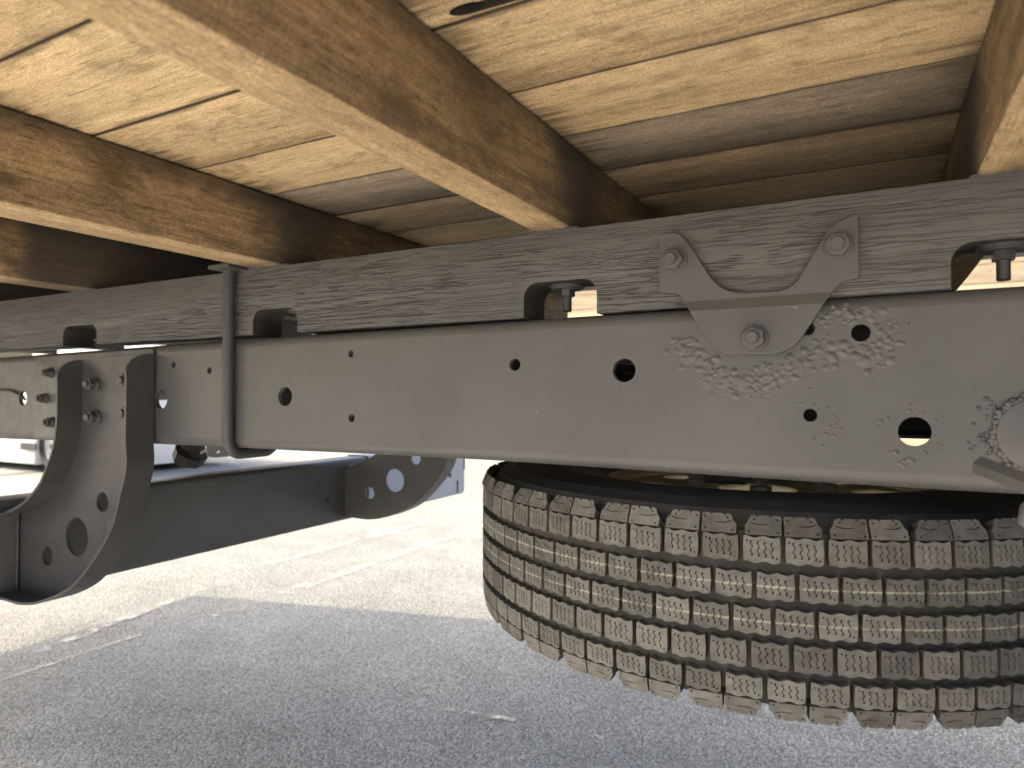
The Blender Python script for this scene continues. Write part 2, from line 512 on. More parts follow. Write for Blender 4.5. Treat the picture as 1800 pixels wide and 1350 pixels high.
D = 0.60            # outer face of the near rail
D2 = 1.36           # outer face of the far rail
TOP = [(-2.0, 0.058), (-1.32, 0.0655), (-0.995, 0.0698), (-0.728, 0.0730), (-0.55, 0.0743), (-0.31, 0.0765), (-0.15, 0.0772), (0.0, 0.0797), (0.1, 0.0800), (2.2, 0.0805)]
BOT = [(-2.0, -0.078), (-1.32, -0.0755), (-1.13, -0.0725), (-0.886, -0.0695), (-0.67, -0.0690), (-0.39, -0.0675), (-0.15, -0.0705), (0.0, -0.0725), (0.1, -0.0722), (2.2, -0.0722)]
XS = [-1.9] + [-1.85 + 0.1 * i for i in range(41)]
RC, TH, FLW = 0.012, 0.006, 0.055

def make_rail(y_face, sgn, holes):
    top = [(x, lerp_tab(TOP, x) - RC) for x in XS]; bot = [(x, lerp_tab(BOT, x) + RC) for x in XS]
    web = plateY([bot + top[::-1]] + holes, y_face if sgn > 0 else y_face - TH, TH)
    secs_t, secs_b = [], []
    for x in XS:
        for secs, zc, k in ((secs_t, lerp_tab(TOP, x) - RC, 1), (secs_b, lerp_tab(BOT, x) + RC, -1)):
            s = []
            for i in range(7):
                a = R(90 * i / 6); s.append(Vector((x, y_face + sgn * (RC - RC * math.cos(a)), zc + k * RC * math.sin(a))))
            s.append(Vector((x, y_face + sgn * FLW, zc + k * RC)))
            s.append(Vector((x, y_face + sgn * FLW, zc + k * (RC - TH))))
            for i in range(6, -1, -1):
                a = R(90 * i / 6); s.append(Vector((x, y_face + sgn * (RC - (RC - TH) * math.cos(a)), zc + k * (RC - TH) * math.sin(a))))
            secs.append(s)
    return join(web, sweep(secs_t), sweep(secs_b))

def hole(u, v, rpx):
    c = onY(u, v, D); e = onY(u, v + rpx, D)
    return circle(c.x, c.z, abs(c.z - e.z), n=26)
HOLES = [hole(283, 702, 17), hole(305, 641, 5.5), hole(368, 651, 6), hole(501, 697, 17), hole(617, 622, 6.5), hole(618, 735, 7),
         hole(905, 641, 11), hole(1097, 651, 21), hole(1420, 578, 11.5), hole(1513, 585, 15.5), hole(1424, 730, 11.5),
         hole(1608, 759, 26), hole(40, 700, 13)]
rail = link('frame_rail', make_rail(D, 1, HOLES), M_paint, truck, 25)
M_inner = mat_paint('shaded_frame_paint', (0.022, 0.022, 0.023), 0.5)  # frame paint blackened: shade inside the frame put into its colour
rail2 = link('frame_rail', make_rail(D2, -1, []), M_inner, truck, 25)

# weld spatter and rust blisters under the paint
def blisters(spots, step=0.0005):
    """soft raised lumps: a fine relief sheet that melts into the rail face"""
    hs = {}
    for x, z, r in spots:
        r = r * 1.25
        ex, ez, an = r * random.uniform(0.9, 1.5), r * random.uniform(0.85, 1.2), random.uniform(-0.8, 0.8)
        ca, sa = math.cos(an), math.sin(an); h = r * random.uniform(0.24, 0.38); m = max(ex, ez)
        for ix in range(int((x - m) / step) - 1, int((x + m) / step) + 2):
            for iz in range(int((z - m) / step) - 1, int((z + m) / step) + 2):
                dx, dz = ix * step - x, iz * step - z
                q = ((dx * ca + dz * sa) / ex) ** 2 + ((dz * ca - dx * sa) / ez) ** 2
                if q < 1:
                    v = h * (1 - q) ** 2.0
                    o = hs.get((ix, iz), 0.0)
                    hs[(ix, iz)] = max(o, v) + 0.25 * min(o, v)
    keep = set()
    for (a, b) in hs:
        for da in (-1, 0):
            for db in (-1, 0): keep.add((a + da, b + db))
    idx, vs, fs = {}, [], []
    for a, b in sorted(keep):
        f = []
        for c in ((a, b), (a + 1, b), (a + 1, b + 1), (a, b + 1)):
            if c not in idx:
                idx[c] = len(vs); h = hs.get(c, -0.0003)
                vs.append((c[0] * step, D - h, c[1] * step))
            f.append(idx[c])
        fs.append(f)
    me = bpy.data.meshes.new('rust_blister'); me.from_pydata(vs, [], fs)
    return me
spots = []
def arc_spots(pts, n, spread, rmin, rmax):
    for _ in range(n):
        i = random.randrange(len(pts) - 1); t = random.random()
        u = pts[i][0] + (pts[i + 1][0] - pts[i][0]) * t; v = pts[i][1] + (pts[i + 1][1] - pts[i][1]) * t
        p = onY(u + random.gauss(0, spread), v + random.gauss(0, spread * 0.8), D)
        spots.append((p.x, p.z, rmin + (rmax - rmin) * random.random() ** 2.6))
arc_spots([(1205, 600), (1225, 640), (1265, 668), (1330, 665), (1385, 655)], 330, 14, 0.0006, 0.0033)
arc_spots([(1385, 655), (1420, 630), (1460, 615), (1530, 615), (1550, 640)], 210, 13, 0.0006, 0.0038)
arc_spots([(1440, 560), (1490, 555), (1545, 560), (1565, 590), (1560, 625)], 170, 14, 0.0005, 0.0026)
arc_spots([(1240, 672), (1290, 690), (1350, 690)], 110, 9, 0.0005, 0.0022)
arc_spots([(1390, 705), (1410, 760), (1450, 775), (1475, 745), (1460, 700), (1420, 690)], 75, 11, 0.0004, 0.0016)
arc_spots([(1560, 740), (1560, 790), (1590, 815), (1650, 780), (1650, 740), (1600, 710)], 75, 11, 0.0004, 0.0018)
arc_spots([(1070, 640), (1080, 675), (1110, 690), (1130, 660), (1115, 615), (1080, 615)], 16, 5, 0.0003, 0.0011)
arc_spots([(480, 690), (490, 740), (520, 725)], 8, 5, 0.0003, 0.0008)
HC = [(onY(u, v, D), onY(u, v + r, D)) for u, v, r in ((1097, 651, 22), (1420, 578, 12.5), (1513, 585, 16.5), (1424, 730, 12.5), (1608, 759, 27), (501, 697, 18))]
spots = [s for s in spots if all(math.hypot(s[0] - c.x, s[1] - c.z) > abs(c.z - e.z) + s[2] * 1.4 for c, e in HC)]
tag(link('rust_blister', blisters(spots), M_paint, rail, 180), kind='stuff')

# round gusset with a rough weld at the right, end of the tube crossmember
gc = onY(1828, 764, D); gr = abs(onY(1828, 764 + 62, D).z - gc.z)
gus = link('gusset_plate', plateY([circle(gc.x, gc.z, gr, n=40)], D - 0.005, 0.005, 0.001), M_paint, truck)
bm = bmesh.new()
for i in range(150):
    a = 2 * math.pi * i / 150
    rr = gr + random.uniform(-0.001, 0.004)
    ico = bmesh.ops.create_icosphere(bm, subdivisions=1, radius=1.0)
    s = random.uniform(0.0016, 0.0034)
    for v in ico['verts']: v.co = Vector((v.co.x * s * 1.2, v.co.y * s, v.co.z * s)) + Vector((gc.x + rr * math.cos(a), D - 0.0015, gc.z + rr * math.sin(a)))
for i in range(70):
    a = random.uniform(math.pi * 0.75, math.pi * 1.35); rr = gr + abs(random.gauss(0.006, 0.006))
    ico = bmesh.ops.create_icosphere(bm, subdivisions=1, radius=1.0)
    s = random.uniform(0.0006, 0.002)
    for v in ico['verts']: v.co = v.co * s + Vector((gc.x + rr * math.cos(a), D, gc.z + rr * math.sin(a)))
me = bpy.data.meshes.new('weld_bead'); bm.to_mesh(me); bm.free()
tag(link('weld_bead', me, M_paint, gus, 60), kind='stuff')
link('crossmember', tube([(gc.x, D + 0.01, gc.z), (gc.x, D2 - 0.01, gc.z)], 0.03, 24), M_paintd, truck)

def box_me(x0, x1, y0, y1, z0, z1, bev=0.001):
    return plateZ([[(x0, y0), (x1, y0), (x1, y1), (x0, y1)]], z0, z1 - z0, bev)
link('crossmember', box_me(-0.84, -0.80, D + 0.012, D2 - 0.012, -0.03, 0.045), M_inner, truck)
link('crossmember', box_me(-0.40, -0.355, D + 0.012, D2 - 0.012, -0.028, 0.05), M_inner, truck)
link('crossmember', box_me(0.50, 0.56, D + 0.012, D2 - 0.012, -0.05, 0.05), M_inner, truck)
link('brake_pipe', tube([(-1.6, 1.0, 0.0), (-0.6, 1.02, 0.03), (0.2, 1.0, 0.0), (1.6, 1.0, 0.02)], 0.016, 12), M_black, truck)

# ------------------------------------------------------------------ sill on the rail
ST = 0.1605
def notch(x0, x1, z0, h):
    n = []
    r = 0.016
    for i in range(6):
        a = R(90 * i / 5); n.append((x0 + r - r * math.cos(a), z0 + h - r + r * math.sin(a)))
    for i in range(6):
        a = R(90 * i / 5); n.append((x1 - r + r * math.sin(a), z0 + h - r + r * math.cos(a)))
    return [(x0, z0)] + n + [(x1, z0)]
NOTCH = [(-1.133, -1.040, 0.0305), (-0.702, -0.622, 0.031), (-0.3115, -0.2315, 0.034), (0.0500, 0.140, 0.034), (0.450, 0.53, 0.034)]
SB = [(-1.9, 0.0790), (-1.3, 0.0790), (-0.7, 0.0785), (-0.3, 0.0790), (0.0, 0.0805), (0.1, 0.0812), (2.0, 0.0815)]
pts = [(-1.9, 0.079)]
for x0, x1, h in NOTCH:
    z0 = lerp_tab(SB, (x0 + x1) / 2); pts += notch(x0, x1, z0, h)
pts += [(2.0, 0.0815), (2.0, ST)]
for xa, xb in ((0.063, 0.118), (-0.305, -0.2515), (-0.712, -0.640), (-1.11, -1.05)):
    pts += [(xb, ST), (xb - 0.0015, ST + 0.0022), (xa + 0.0015, ST + 0.0022), (xa, ST)]
pts += [(-1.9, ST)]
sill = link('sill', plateY([pts], D + 0.001, 0.049, 0.0012), M_pwood, truck, 30)
sill.data.materials.append(mat_simple('shaded_notch_wood', (0.022, 0.021, 0.020), 0.6, 0, 60, 0.3, 0.4))
for p in sill.data.polygons:            # shade in the sawn notches is painted on their walls in black
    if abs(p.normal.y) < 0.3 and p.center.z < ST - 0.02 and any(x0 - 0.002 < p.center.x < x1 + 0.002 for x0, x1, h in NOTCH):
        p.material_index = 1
link('sill', box_me(-1.9, 2.0, D2 - 0.05, D2 - 0.001, 0.082, ST), M_pwood, truck)

# ------------------------------------------------------------------ bearers and deck boards
YN, YF, XR, XF = 0.06, 1.50, -3.96, 2.6
ZB, ZD = 0.1628, 0.2483
def bearer(x0, x1, y0=YN, y1=YF):
    r = 0.004
    lp = rrect(x0, x1, ZB, ZD - 0.0005, r, 3)
    secs = []
    ny = 24
    for k in range(ny + 1):
        y = y0 + (y1 - y0) * k / ny
        secs.append([Vector((a + 0.0012 * mnoise.noise(Vector((a * 40, y * 5, b * 30))), y, b + (0.0008 * mnoise.noise(Vector((a * 9, y * 6, 3))) if b < 0.2 else 0))) for a, b in lp])
    return sweep(secs)
BX = [(-3.80, -3.75), (-3.36, -3.31), (-2.91, -2.86), (-2.47, -2.42), (-2.05, -2.0), (-1.545, -1.495), (-1.115, -1.062), (-0.7065, -0.6545), (-0.3000, -0.2615), (0.0672, 0.1150), (0.47, 0.52), (0.88, 0.93), (1.3, 1.35), (1.7, 1.75), (2.1, 2.15)]
bearers = [link('bearer', bearer(a, b), M_bearer, truck, 40) for a, b in BX]
for o in bearers:
    o.data.materials.append(M_bearerb)
    for p in o.data.polygons:
        if p.normal.z < -0.6: p.material_index = 1

seams = SEAMS
knots = [Vector((-0.2297, 0.3655, 0)), Vector((-0.1990, 0.3680, 0))]
for i, (a, b) in enumerate(zip(seams, seams[1:])):
    gap = 0.0010
    lo = [(XR, a + gap), (XF, a + gap), (XF, b - gap), (XR, b - gap)]
    loops = [lo]
    if a < knots[0].y < b:
        for k, kk in enumerate(knots):
            loops.append([(kk.x + px, kk.y + py) for px, py in circle(0, 0, 0.0135 - 0.0015 * k, 0.0058 - 0.0012 * k, 18)])
    has_hole = len(loops) > 1
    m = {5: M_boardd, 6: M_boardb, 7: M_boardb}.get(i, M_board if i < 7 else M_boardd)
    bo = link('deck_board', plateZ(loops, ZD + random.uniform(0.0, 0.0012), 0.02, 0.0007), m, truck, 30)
    if has_hole:                          # knot holes, their shade painted on the walls in near black
        bo.data.materials.append(mat_simple('shaded_hole_wall', (0.012, 0.009, 0.007), 0.8))
        for p in bo.data.polygons:
            if any(abs(p.center.x - k.x) < 0.017 and abs(p.center.y - k.y) < 0.009 for k in knots): p.material_index = 1
link('light_block_sheet', box_me(XR, XF, YN, YF, ZD + 0.024, ZD + 0.034), M_lightblock, truck)  # added dark sheet, keeps light out of the deck gaps and holes
# box body above the floor (it throws the long shadow)
hb = ZD + 0.035
TB = 1.00
link('side_panel', box_me(XR, XF, YN, YN + 0.03, hb, hb + TB), M_panel, truck)
link('side_panel', box_me(XR, XF, YF - 0.03, YF, hb, hb + TB), M_panel, truck)
link('rear_door', box_me(XR, XR + 0.03, YN + 0.032, YF - 0.032, hb, hb + TB), M_panel, truck)
link('front_panel', box_me(XF - 0.03, XF, YN + 0.032, YF - 0.032, hb, hb + TB), M_panel, truck)
link('roof_panel', box_me(XR, XF, YN, YF, hb + TB + 0.002, hb + TB + 0.03), M_panel, truck)

# ------------------------------------------------------------------ nuts and bolts (built once, shared)
def hexprism(rf, z0, z1, cham=0.0):
    rc = rf / math.cos(R(30)); secs = []
    for z, rr in ((z0, rc), (z1 - cham * 0.6, rc), (z1, rc - cham)):
        secs.append([Vector((rr * math.cos(R(60 * i + 12)), rr * math.sin(R(60 * i + 12)), z)) for i in range(6)])
    return sweep(secs)
def cyl(r, z0, z1, n=24, cham=0.0):
    return sweep([[Vector((rr * math.cos(2 * math.pi * i / n), rr * math.sin(2 * math.pi * i / n), z)) for i in range(n)] for z, rr in ((z0, r), (z1 - cham, r), (z1, r - cham))])
def nut_me(af, stud, wash=None, length=None, mat=M_paint):
    """nut on a stud, axis +Z away from the plate; af across flats"""
    wash = wash or af * 0.68
    parts = [cyl(wash, 0.0, 0.0025, 28, 0.0006), cyl(wash * 0.88, 0.0025, 0.0042, 28, 0.0004), hexprism(af / 2, 0.0042, 0.0042 + af * 0.52, af * 0.05)]
    L = length or af * 0.85
    parts.append(cyl(stud, 0.003, 0.0042 + L, 20, stud * 0.18))
    me = join(*parts)
    me.materials.append(mat)
    smooth(me, 28)
    return me
TO_NY = Matrix.Rotation(R(90), 4, 'X')          # local +Z to world -Y
TO_NZ = Matrix.Rotation(R(180), 4, 'X')         # local +Z to world -Z
def put_nut(me, parent, p, axis=TO_NY, name='bolt'):
    return place(name, me, parent, Matrix.Translation(p) @ axis @ Matrix.Rotation(random.uniform(0, 1.05), 4, 'Z'))
N_big = nut_me(0.0165, 0.0052)
N_med = nut_me(0.0125, 0.0041, length=0.0105, mat=M_paintb)
N_lug = nut_me(0.0165, 0.0058, length=0.0130, mat=M_paintb)
N_hang = nut_me(0.0140, 0.0047, wash=0.0180, length=0.0225, mat=M_paintb)

# bolts hanging out of the bearers inside the sill notches
for (x, zt), br in zip([((-1.0565), 0.1085), (-0.6440, 0.1085), (-0.2755, 0.1115), (0.0870, 0.1140)], [bearers[6], bearers[7], bearers[8], bearers[9]]):
    put_nut(N_hang, br, Vector((x, D + 0.030, zt)), TO_NZ)

# ------------------------------------------------------------------ Y shaped rail plate with three nuts
def P2(u, v, y=D - 0.004):
    p = onY(u, v, y); return (p.x, p.z)
def polyspline(pts, closed=True, n=5):
    out = []
    m = len(pts)
    for i in range(m):
        p0, p1, p2, p3 = (Vector(pts[(i + k - 1) % m]) for k in range(4))
        for j in range(n):
            t = j / n
            out.append(tuple(0.5 * ((2 * p1) + (p2 - p0) * t + (2 * p0 - 5 * p1 + 4 * p2 - p3) * t * t + (3 * p1 - p0 - 3 * p2 + p3) * t ** 3)))
    return out
def rounded(pts, rads, n=6):
    """polygon with each corner rounded by its radius (in the same units)"""
    out = []; m = len(pts)
    for i in range(m):
        p = Vector(pts[i]); a = Vector(pts[i - 1]) - p; b = Vector(pts[(i + 1) % m]) - p
        r_ = rads[i]
        if r_ <= 0: out.append(tuple(p)); continue
        la, lb = a.length, b.length; a.normalize(); b.normalize()
        d_ = min(r_, la * 0.48, lb * 0.48)
        A, B = p + a * d_, p + b * d_
        for k in range(n + 1):
            t = k / n; out.append(tuple(A * (1 - t) ** 2 + p * 2 * t * (1 - t) + B * t * t))
    return out
ypx = [(1161, 413), (1193, 409), (1216, 438), (1268, 519), (1376, 513), (1400, 500), (1463, 395), (1507, 378), (1509, 487), (1478, 494), (1458, 518), (1402, 604), (1370, 622), (1270, 622), (1248, 598), (1209, 538), (1196, 514), (1161, 513)]
yrd = [2, 14, 14, 40, 26, 22, 22, 2, 2, 12, 16, 30, 30, 28, 22, 14, 12, 3]
yl = rounded([P2(*p) for p in ypx], [r_ / 1900 for r_ in yrd], 6)
me = plateY([yl], D - 0.0055, 0.0045, 0.0006)
# cut across at the crease and joggle the part below it outwards
bm = bmesh.new(); bm.from_mesh(me)
c1, c2 = P2(1205, 531), P2(1456, 514)
sl = (c2[1] - c1[1]) / (c2[0] - c1[0])
for dz in (0.0, 0.009):
    bmesh.ops.bisect_plane(bm, geom=bm.verts[:] + bm.edges[:] + bm.faces[:], plane_co=(c1[0], 0, c1[1] - dz), plane_no=(-sl, 0, 1))
for v in bm.verts:
    d_ = (c1[1] + sl * (v.co.x - c1[0])) - v.co.z
    v.co.y -= 0.0035 * min(max(d_ / 0.009, 0), 1)
bm.to_mesh(me); bm.free()
yplate = link('rail_plate', me, M_paint, truck, 12)
for u, v, dy in ((1186, 459, 0.0055), (1474, 433, 0.0055), (1327, 595, 0.009)):
    put_nut(N_big, yplate, onY(u, v, D - dy), TO_NY, 'nut')

# ------------------------------------------------------------------ U-bolt
ub_y = D - 0.0085
a_, b_ = onY(399, 478, ub_y), onY(404, 770, ub_y)
xb = (a_.x + b_.x) / 2
zl = lerp_tab(BOT, xb) - 0.0075
rb = 0.020
path = [(xb, ub_y, ST + 0.009)] + [(xb, ub_y, 0.10 - 0.03 * i) for i in range(5)]
for i in range(1, 9):
    a = R(90 * i / 8); path.append((xb, ub_y + rb - rb * math.cos(a), zl + rb - rb * math.sin(a)))
for y in (D + 0.03, D + 0.05): path.append((xb, y, zl))
for i in range(1, 9):
    a = R(90 * i / 8); path.append((xb, D + 0.05 + rb * math.sin(a), zl + rb - rb * math.cos(a)))
path.append((xb, D + 0.07, ST + 0.009))
ubolt = link('u_bolt', tube(path, 0.0072, 16), M_paintb, truck, 50)
thread = [(xb, ub_y, 0.140 + 0.00125 * i) for i in range(24)]
link('thread', tube(thread, [0.0078 if i % 2 else 0.0068 for i in range(24)], 14), M_paintb, ubolt, 60)
link('clamp_plate', box_me(xb - 0.016, xb + 0.020, ub_y - 0.017, D + 0.09, ST + 0.0005, ST + 0.0058), M_paintb, ubolt)
put_nut(nut_me(0.016, 0.0070, wash=0.011, mat=M_paintb), ubolt, Vector((xb, ub_y, ST + 0.006)), Matrix.Identity(4), 'nut')

# ------------------------------------------------------------------ rear underrun guard: base plate, curved channel bracket, beam
XBM = -1.2323
def bracket(yw, sgn, name_mat, with_plate):
    """yw: web plane; flanges point to sgn*Y"""
    yn = 0.565
    inner = [onY(113, 672, yn)] + [onY(u, v, yn) for u, v in ((112, 700), (112, 735), (109, 770), (103, 797), (94, 822), (83, 849), (65, 873), (46, 890), (17, 905))]
    outer = [onY(231, 655, yn)] + [onY(u, v, yn) for u, v in ((231, 700), (231, 740), (231, 775), (231, 820), (221, 868), (208, 920), (183, 968), (146, 1018), (115, 1040), (77, 1054), (48, 1056), (25, 1050))]
    xi = [(p.x, p.z) for p in inner]; xo = [(p.x, p.z) for p in outer]
    # straighten the uprights
    x0, x1 = xi[0][0], xo[0][0]
    xi = [(x0 if i < 3 else x, z) for i, (x, z) in enumerate(xi)]; xo = [(x1 if i < 4 else x, z) for i, (x, z) in enumerate(xo)]
    def dense(pl):
        out = []
        m = len(pl)
        for i in range(m - 1):
            p0, p1, p2, p3 = (Vector(pl[min(max(i + k - 1, 0), m - 1)]) for k in range(4))
            for j in range(6):
                t = j / 6
                out.append(0.5 * ((2 * p1) + (p2 - p0) * t + (2 * p0 - 5 * p1 + 4 * p2 - p3) * t * t + (3 * p1 - p0 - 3 * p2 + p3) * t ** 3))
        out.append(Vector(pl[-1])); return out
    ztop = lerp_tab(TOP, -1.0) - 0.016
    di, do = dense(xi), dense(xo)
    def headed(pl, zt):
        x = pl[0].x
        return [Vector((x, zt - 0.0022 * i)) for i in range(16)] + [p for p in pl if p.y < zt - 0.036]
    di, do = headed(di, ztop), headed(do, ztop + 0.004)
    # stop at the beam face
    di = [p for p in di if p.x > XBM + 0.002] + [Vector((XBM + 0.001, di[-1].y))]
    do = [p for p in do if p.x > XBM + 0.002] + [Vector((XBM + 0.001, do[-1].y))]
    web_loop = [tuple(p) for p in di] + [tuple(p) for p in do[::-1]]
    holes = []
    for u, v, r_ in ((139, 943, 34), (184, 882, 17.5), (87, 976, 17)):
        c = onY(u, v, D - 0.006); e = onY(u, v + r_, D - 0.006); holes.append(circle(c.x, c.z, abs(c.z - e.z), n=30))
    th = 0.005
    web = plateY([web_loop] + holes, yw if sgn < 0 else yw - th, th)
    mes = [web]
    for line, side in ((di, -1), (do, 1)):
        secs = []
        tot = 0.0
        for i, p in enumerate(line):
            t = (line[min(i + 1, len(line) - 1)] - line[max(i - 1, 0)]).normalized()
            nrm = Vector((-t.y, t.x)) * side
            if i: tot += (p - line[i - 1]).length
            w = 0.035
            if tot < 0.030:
                k = tot / 0.030; w = 0.035 * math.sqrt(max(1 - (1 - k) ** 2, 0)) + 0.0008
            q = p + nrm * 0.004
            y0, y1 = yw + (th - 0.0003) * (1 if sgn < 0 else -1), yw + sgn * w
            secs.append([Vector((p.x, y0, p.y)), Vector((p.x, y1, p.y)), Vector((q.x, y1, q.y)), Vector((q.x, y0, q.y))])
        # finer start for the rounded flange corner
        mes.append(sweep(secs))
    o = link('underrun_bracket', join(*mes), name_mat, truck, 30)
    return o
base = link('bracket_base_plate', plateY([rounded([(onY(65, 700, D).x, lerp_tab(BOT, -1.2) + 0.0045), (onY(272, 700, D).x, lerp_tab(BOT, -0.9) + 0.004), (onY(272, 700, D).x, lerp_tab(TOP, -0.9) - 0.006), (onY(65, 700, D).x, lerp_tab(TOP, -1.2) - 0.006)], [0.004] * 4)], D - 0.0035, 0.0034, 0.0006), M_paint, truck)
for u, v in ((90, 655), (80, 700), (92, 742)):
    put_nut(N_med, base, onY(u, v, D - 0.0045))
brk = bracket(D - 0.0095, -1, M_paintb, True)
for u, v in ((168, 675), (170, 733), (229, 668), (231, 726)):
    put_nut(N_lug, brk, onY(u, v, D - 0.0100))
brk2 = bracket(D2 + 0.0045, 1, M_paintd, False)
# rough welds where the bracket webs meet the beam
for yw in (D - 0.0125, D2 + 0.0075):
    bm = bmesh.new()
    for i in range(60):
        z = -0.185 - 0.135 * i / 59
        s_ = random.uniform(0.0022, 0.0038)
        ico = bmesh.ops.create_icosphere(bm, subdivisions=1, radius=1.0)
        for v in ico['verts']: v.co = Vector((v.co.x * s_ * 1.1, v.co.y * s_, v.co.z * s_ * 0.8)) + Vector((XBM + 0.003 + random.uniform(-0.0006, 0.0006), yw, z))
    me = bpy.data.meshes.new('weld_bead'); bm.to_mesh(me); bm.free()
    tag(link('weld_bead', me, M_paintb, brk if yw < 1 else brk2, 60), kind='stuff')
# beam, box section along Y, rounded edges
zb0, zb1 = -0.330, -0.170
bl = rrect(XBM - 0.075, XBM - 0.0005, zb0, zb1, 0.010, 4)
BE = onX(826, 830, XBM).y - 1.945
bm_ys = [-0.05 + i * 0.1 for i in range(20)] + [1.905 + BE, 1.93 + BE, 1.945 + BE]
secs = []
for y in bm_ys:
    k = 0.0 if y < 1.90 + BE else (y - 1.90 - BE) / 0.045
    zc = zb0 + 0.16 * 0.5
    secs.append([Vector((x - 0.035 * k * k, y, z)) for x, z in bl])
beam = link('underrun_beam', sweep(secs), M_paintd, truck, 40)
secs = []
for y in (1.452, 1.60, 1.75, 1.90 + BE, 1.93 + BE, 1.949 + BE):
    k = 0.0 if y < 1.90 + BE else (y - 1.90 - BE) / 0.045
    secs.append([Vector((x + (0.003 if x > XBM - 0.03 else -0.003) - 0.035 * k * k, y, z + (0.003 if z > -0.25 else -0.003))) for x, z in bl])
link('skylit_beam_end', sweep(secs), M_pale, beam, 40)  # outer end of the beam, sky light put into its pale colour
def dot(y, z, r_, nm='drain_hole'):
    me = plateX([circle(y, z, r_, r_ * 1.0, 18)], XBM + (0.0016 if y > 1.45 else -0.001), 0.0016)
    return link(nm, me, M_black, beam)
for u, v, r_ in ((790, 835, 0.0085), (576, 878, 0.0045)):
    p = onX(u, v, XBM); dot(p.y, p.z, r_)
p = onX(803, 855, XBM); link('end_slot', plateX([rrect(p.y - 0.004, p.y + 0.004, p.z - 0.022, p.z + 0.02, 0.003)], XBM + 0.0016, 0.0018), M_black, beam)
p = onX(815, 810, XBM); link('end_slot', plateX([rrect(p.y - 0.003, p.y + 0.003, p.z - 0.03, p.z + 0.05, 0.002)], XBM + 0.0016, 0.0018), M_black, beam)
# black socket hanging under the frame with its two wires, small lug with a triangular hole
q = onY(332, 800, 0.80)
me = tube([q + Vector((0.02, 0, 0.045)), q + Vector((0.010, 0, 0.012)), q + Vector((0.008, 0, 0.006)), q + Vector((-0.004, 0, -0.010)), q + Vector((-0.006, 0, -0.018))], [0.020, 0.020, 0.029, 0.027, 0.014], 8)
sock = link('socket', me, M_black, truck, 30)
link('wire', tube([q + Vector((-0.075, 0, 0.05)), q + Vector((-0.05, 0.01, 0.02)), q + Vector((-0.02, 0, 0.004))], 0.004, 8), M_zinc, sock)
link('wire', tube([q + Vector((0.065, 0, 0.05)), q + Vector((0.045, 0.01, 0.015)), q + Vector((0.02, 0, 0.0))], 0.003, 8), M_zinc, sock)
ly = D + 0.06
def LP(u, v):
    p = onY(u, v, ly); return (p.x, p.z)
link('lug_plate', plateY([rounded([LP(364, 770), (LP(364, 770)[0], LP(364, 802)[1]), LP(378, 804), LP(420, 800), LP(420, 770)], [0, .006, .004, 0, 0]), [LP(373, 798), LP(386, 797), LP(386, 791), LP(382, 790)]], ly, 0.004, 0.0005), M_paintd, truck)

# carrier crank bar and hook at the right edge
A, B = onY(1722, 818, 0.535), onY(1850, 868, 0.50)
bar = link('carrier_bar', tube([A, A.lerp(B, 0.02), B], [0.0062, 0.0069, 0.0069], 6), M_paint, truck, 50)
hk = onY(1800, 925, 0.47)
link('cable', tube([onY(-60, 690, D - 0.006), onY(0, 685, D - 0.006), onY(22, 687, D - 0.006), onY(40, 697, D + 0.004), onY(44, 702, D + 0.03)], 0.0022, 8), M_black, truck, 60)
link('carrier_hook', tube([hk + Vector((-0.001, 0, 0.0)), hk + Vector((0.004, 0, 0.006)), hk + Vector((0.03, 0.0, 0.03))], [0.003, 0.008, 0.010], 12), M_paint, bar, 50)

# rear road wheel (outside the frame on the right; it shades the right end)
def tyre_profile(r0, r1, w):
    return [(r0, -w * 0.36), (r0 + 0.03, -w * 0.46), ((r0 + r1) / 2, -w * 0.52), (r1 - 0.03, -w * 0.48), (r1 - 0.006, -w * 0.42), (r1, -w * 0.34), (r1, w * 0.34), (r1 - 0.006, w * 0.42), (r1 - 0.03, w * 0.48), ((r0 + r1) / 2, w * 0.52), (r0 + 0.03, w * 0.46), (r0, w * 0.36)]
for wy in (0.13, 0.34, 1.40, 1.61):
    me = lathe(tyre_profile(0.20, 0.37, 0.17), 64, closed=True)
    me.transform(Matrix.Translation((0.70, wy, GZ + 0.37)) @ Matrix.Rotation(R(90), 4, 'X'))
    w_ = link('road_wheel', me, M_rubber, truck, 40)
    me = lathe([(0.0, 0.02), (0.08, 0.02), (0.15, 0.05), (0.202, 0.06), (0.202, -0.06), (0.15, -0.04), (0.0, -0.03)], 48)
    me.transform(Matrix.Translation((0.70, wy, GZ + 0.37)) @ Matrix.Rotation(R(90), 4, 'X'))
    link('rim', me, M_cream, w_, 40)

# ------------------------------------------------------------------ spare tyre lying flat under the rail
K = 0.37 / 1.387
TC = Vector((-0.5331 * K, 3.6202 * K, 0.0))
TR = 0.372
ZBt, ZTt = -1.0 * K, -0.101
zm = (ZBt + ZTt) / 2
spare = empty('spare_tyre', (TC.x, TC.y, ZBt))
tag(spare, 'dusty black spare tyre with blocky tread lying flat under the truck frame', 'tyre')
hw = (ZTt - ZBt) / 2
GD = 0.0095
rb_ = TR - GD
prof = [(0.200, hw * 0.72), (0.206, hw * 0.93), (0.225, hw * 1.0), (0.262, hw * 1.055), (0.268, hw * 1.080), (0.272, hw * 1.072), (0.30, hw * 1.075), (0.322, hw * 1.055), (0.326, hw * 1.070), (0.330, hw * 1.045), (0.348, hw * 1.005), (rb_ - 0.010, hw * 0.93), (rb_ - 0.002, hw * 0.80), (rb_, hw * 0.62)]
prof = prof + [(a, -b) for a, b in prof[::-1]]
me = lathe(prof, 160, closed=True)
me.transform(Matrix.Translation((TC.x, TC.y, zm)))
carc = link('carcass', me, M_rubber, spare, 40)
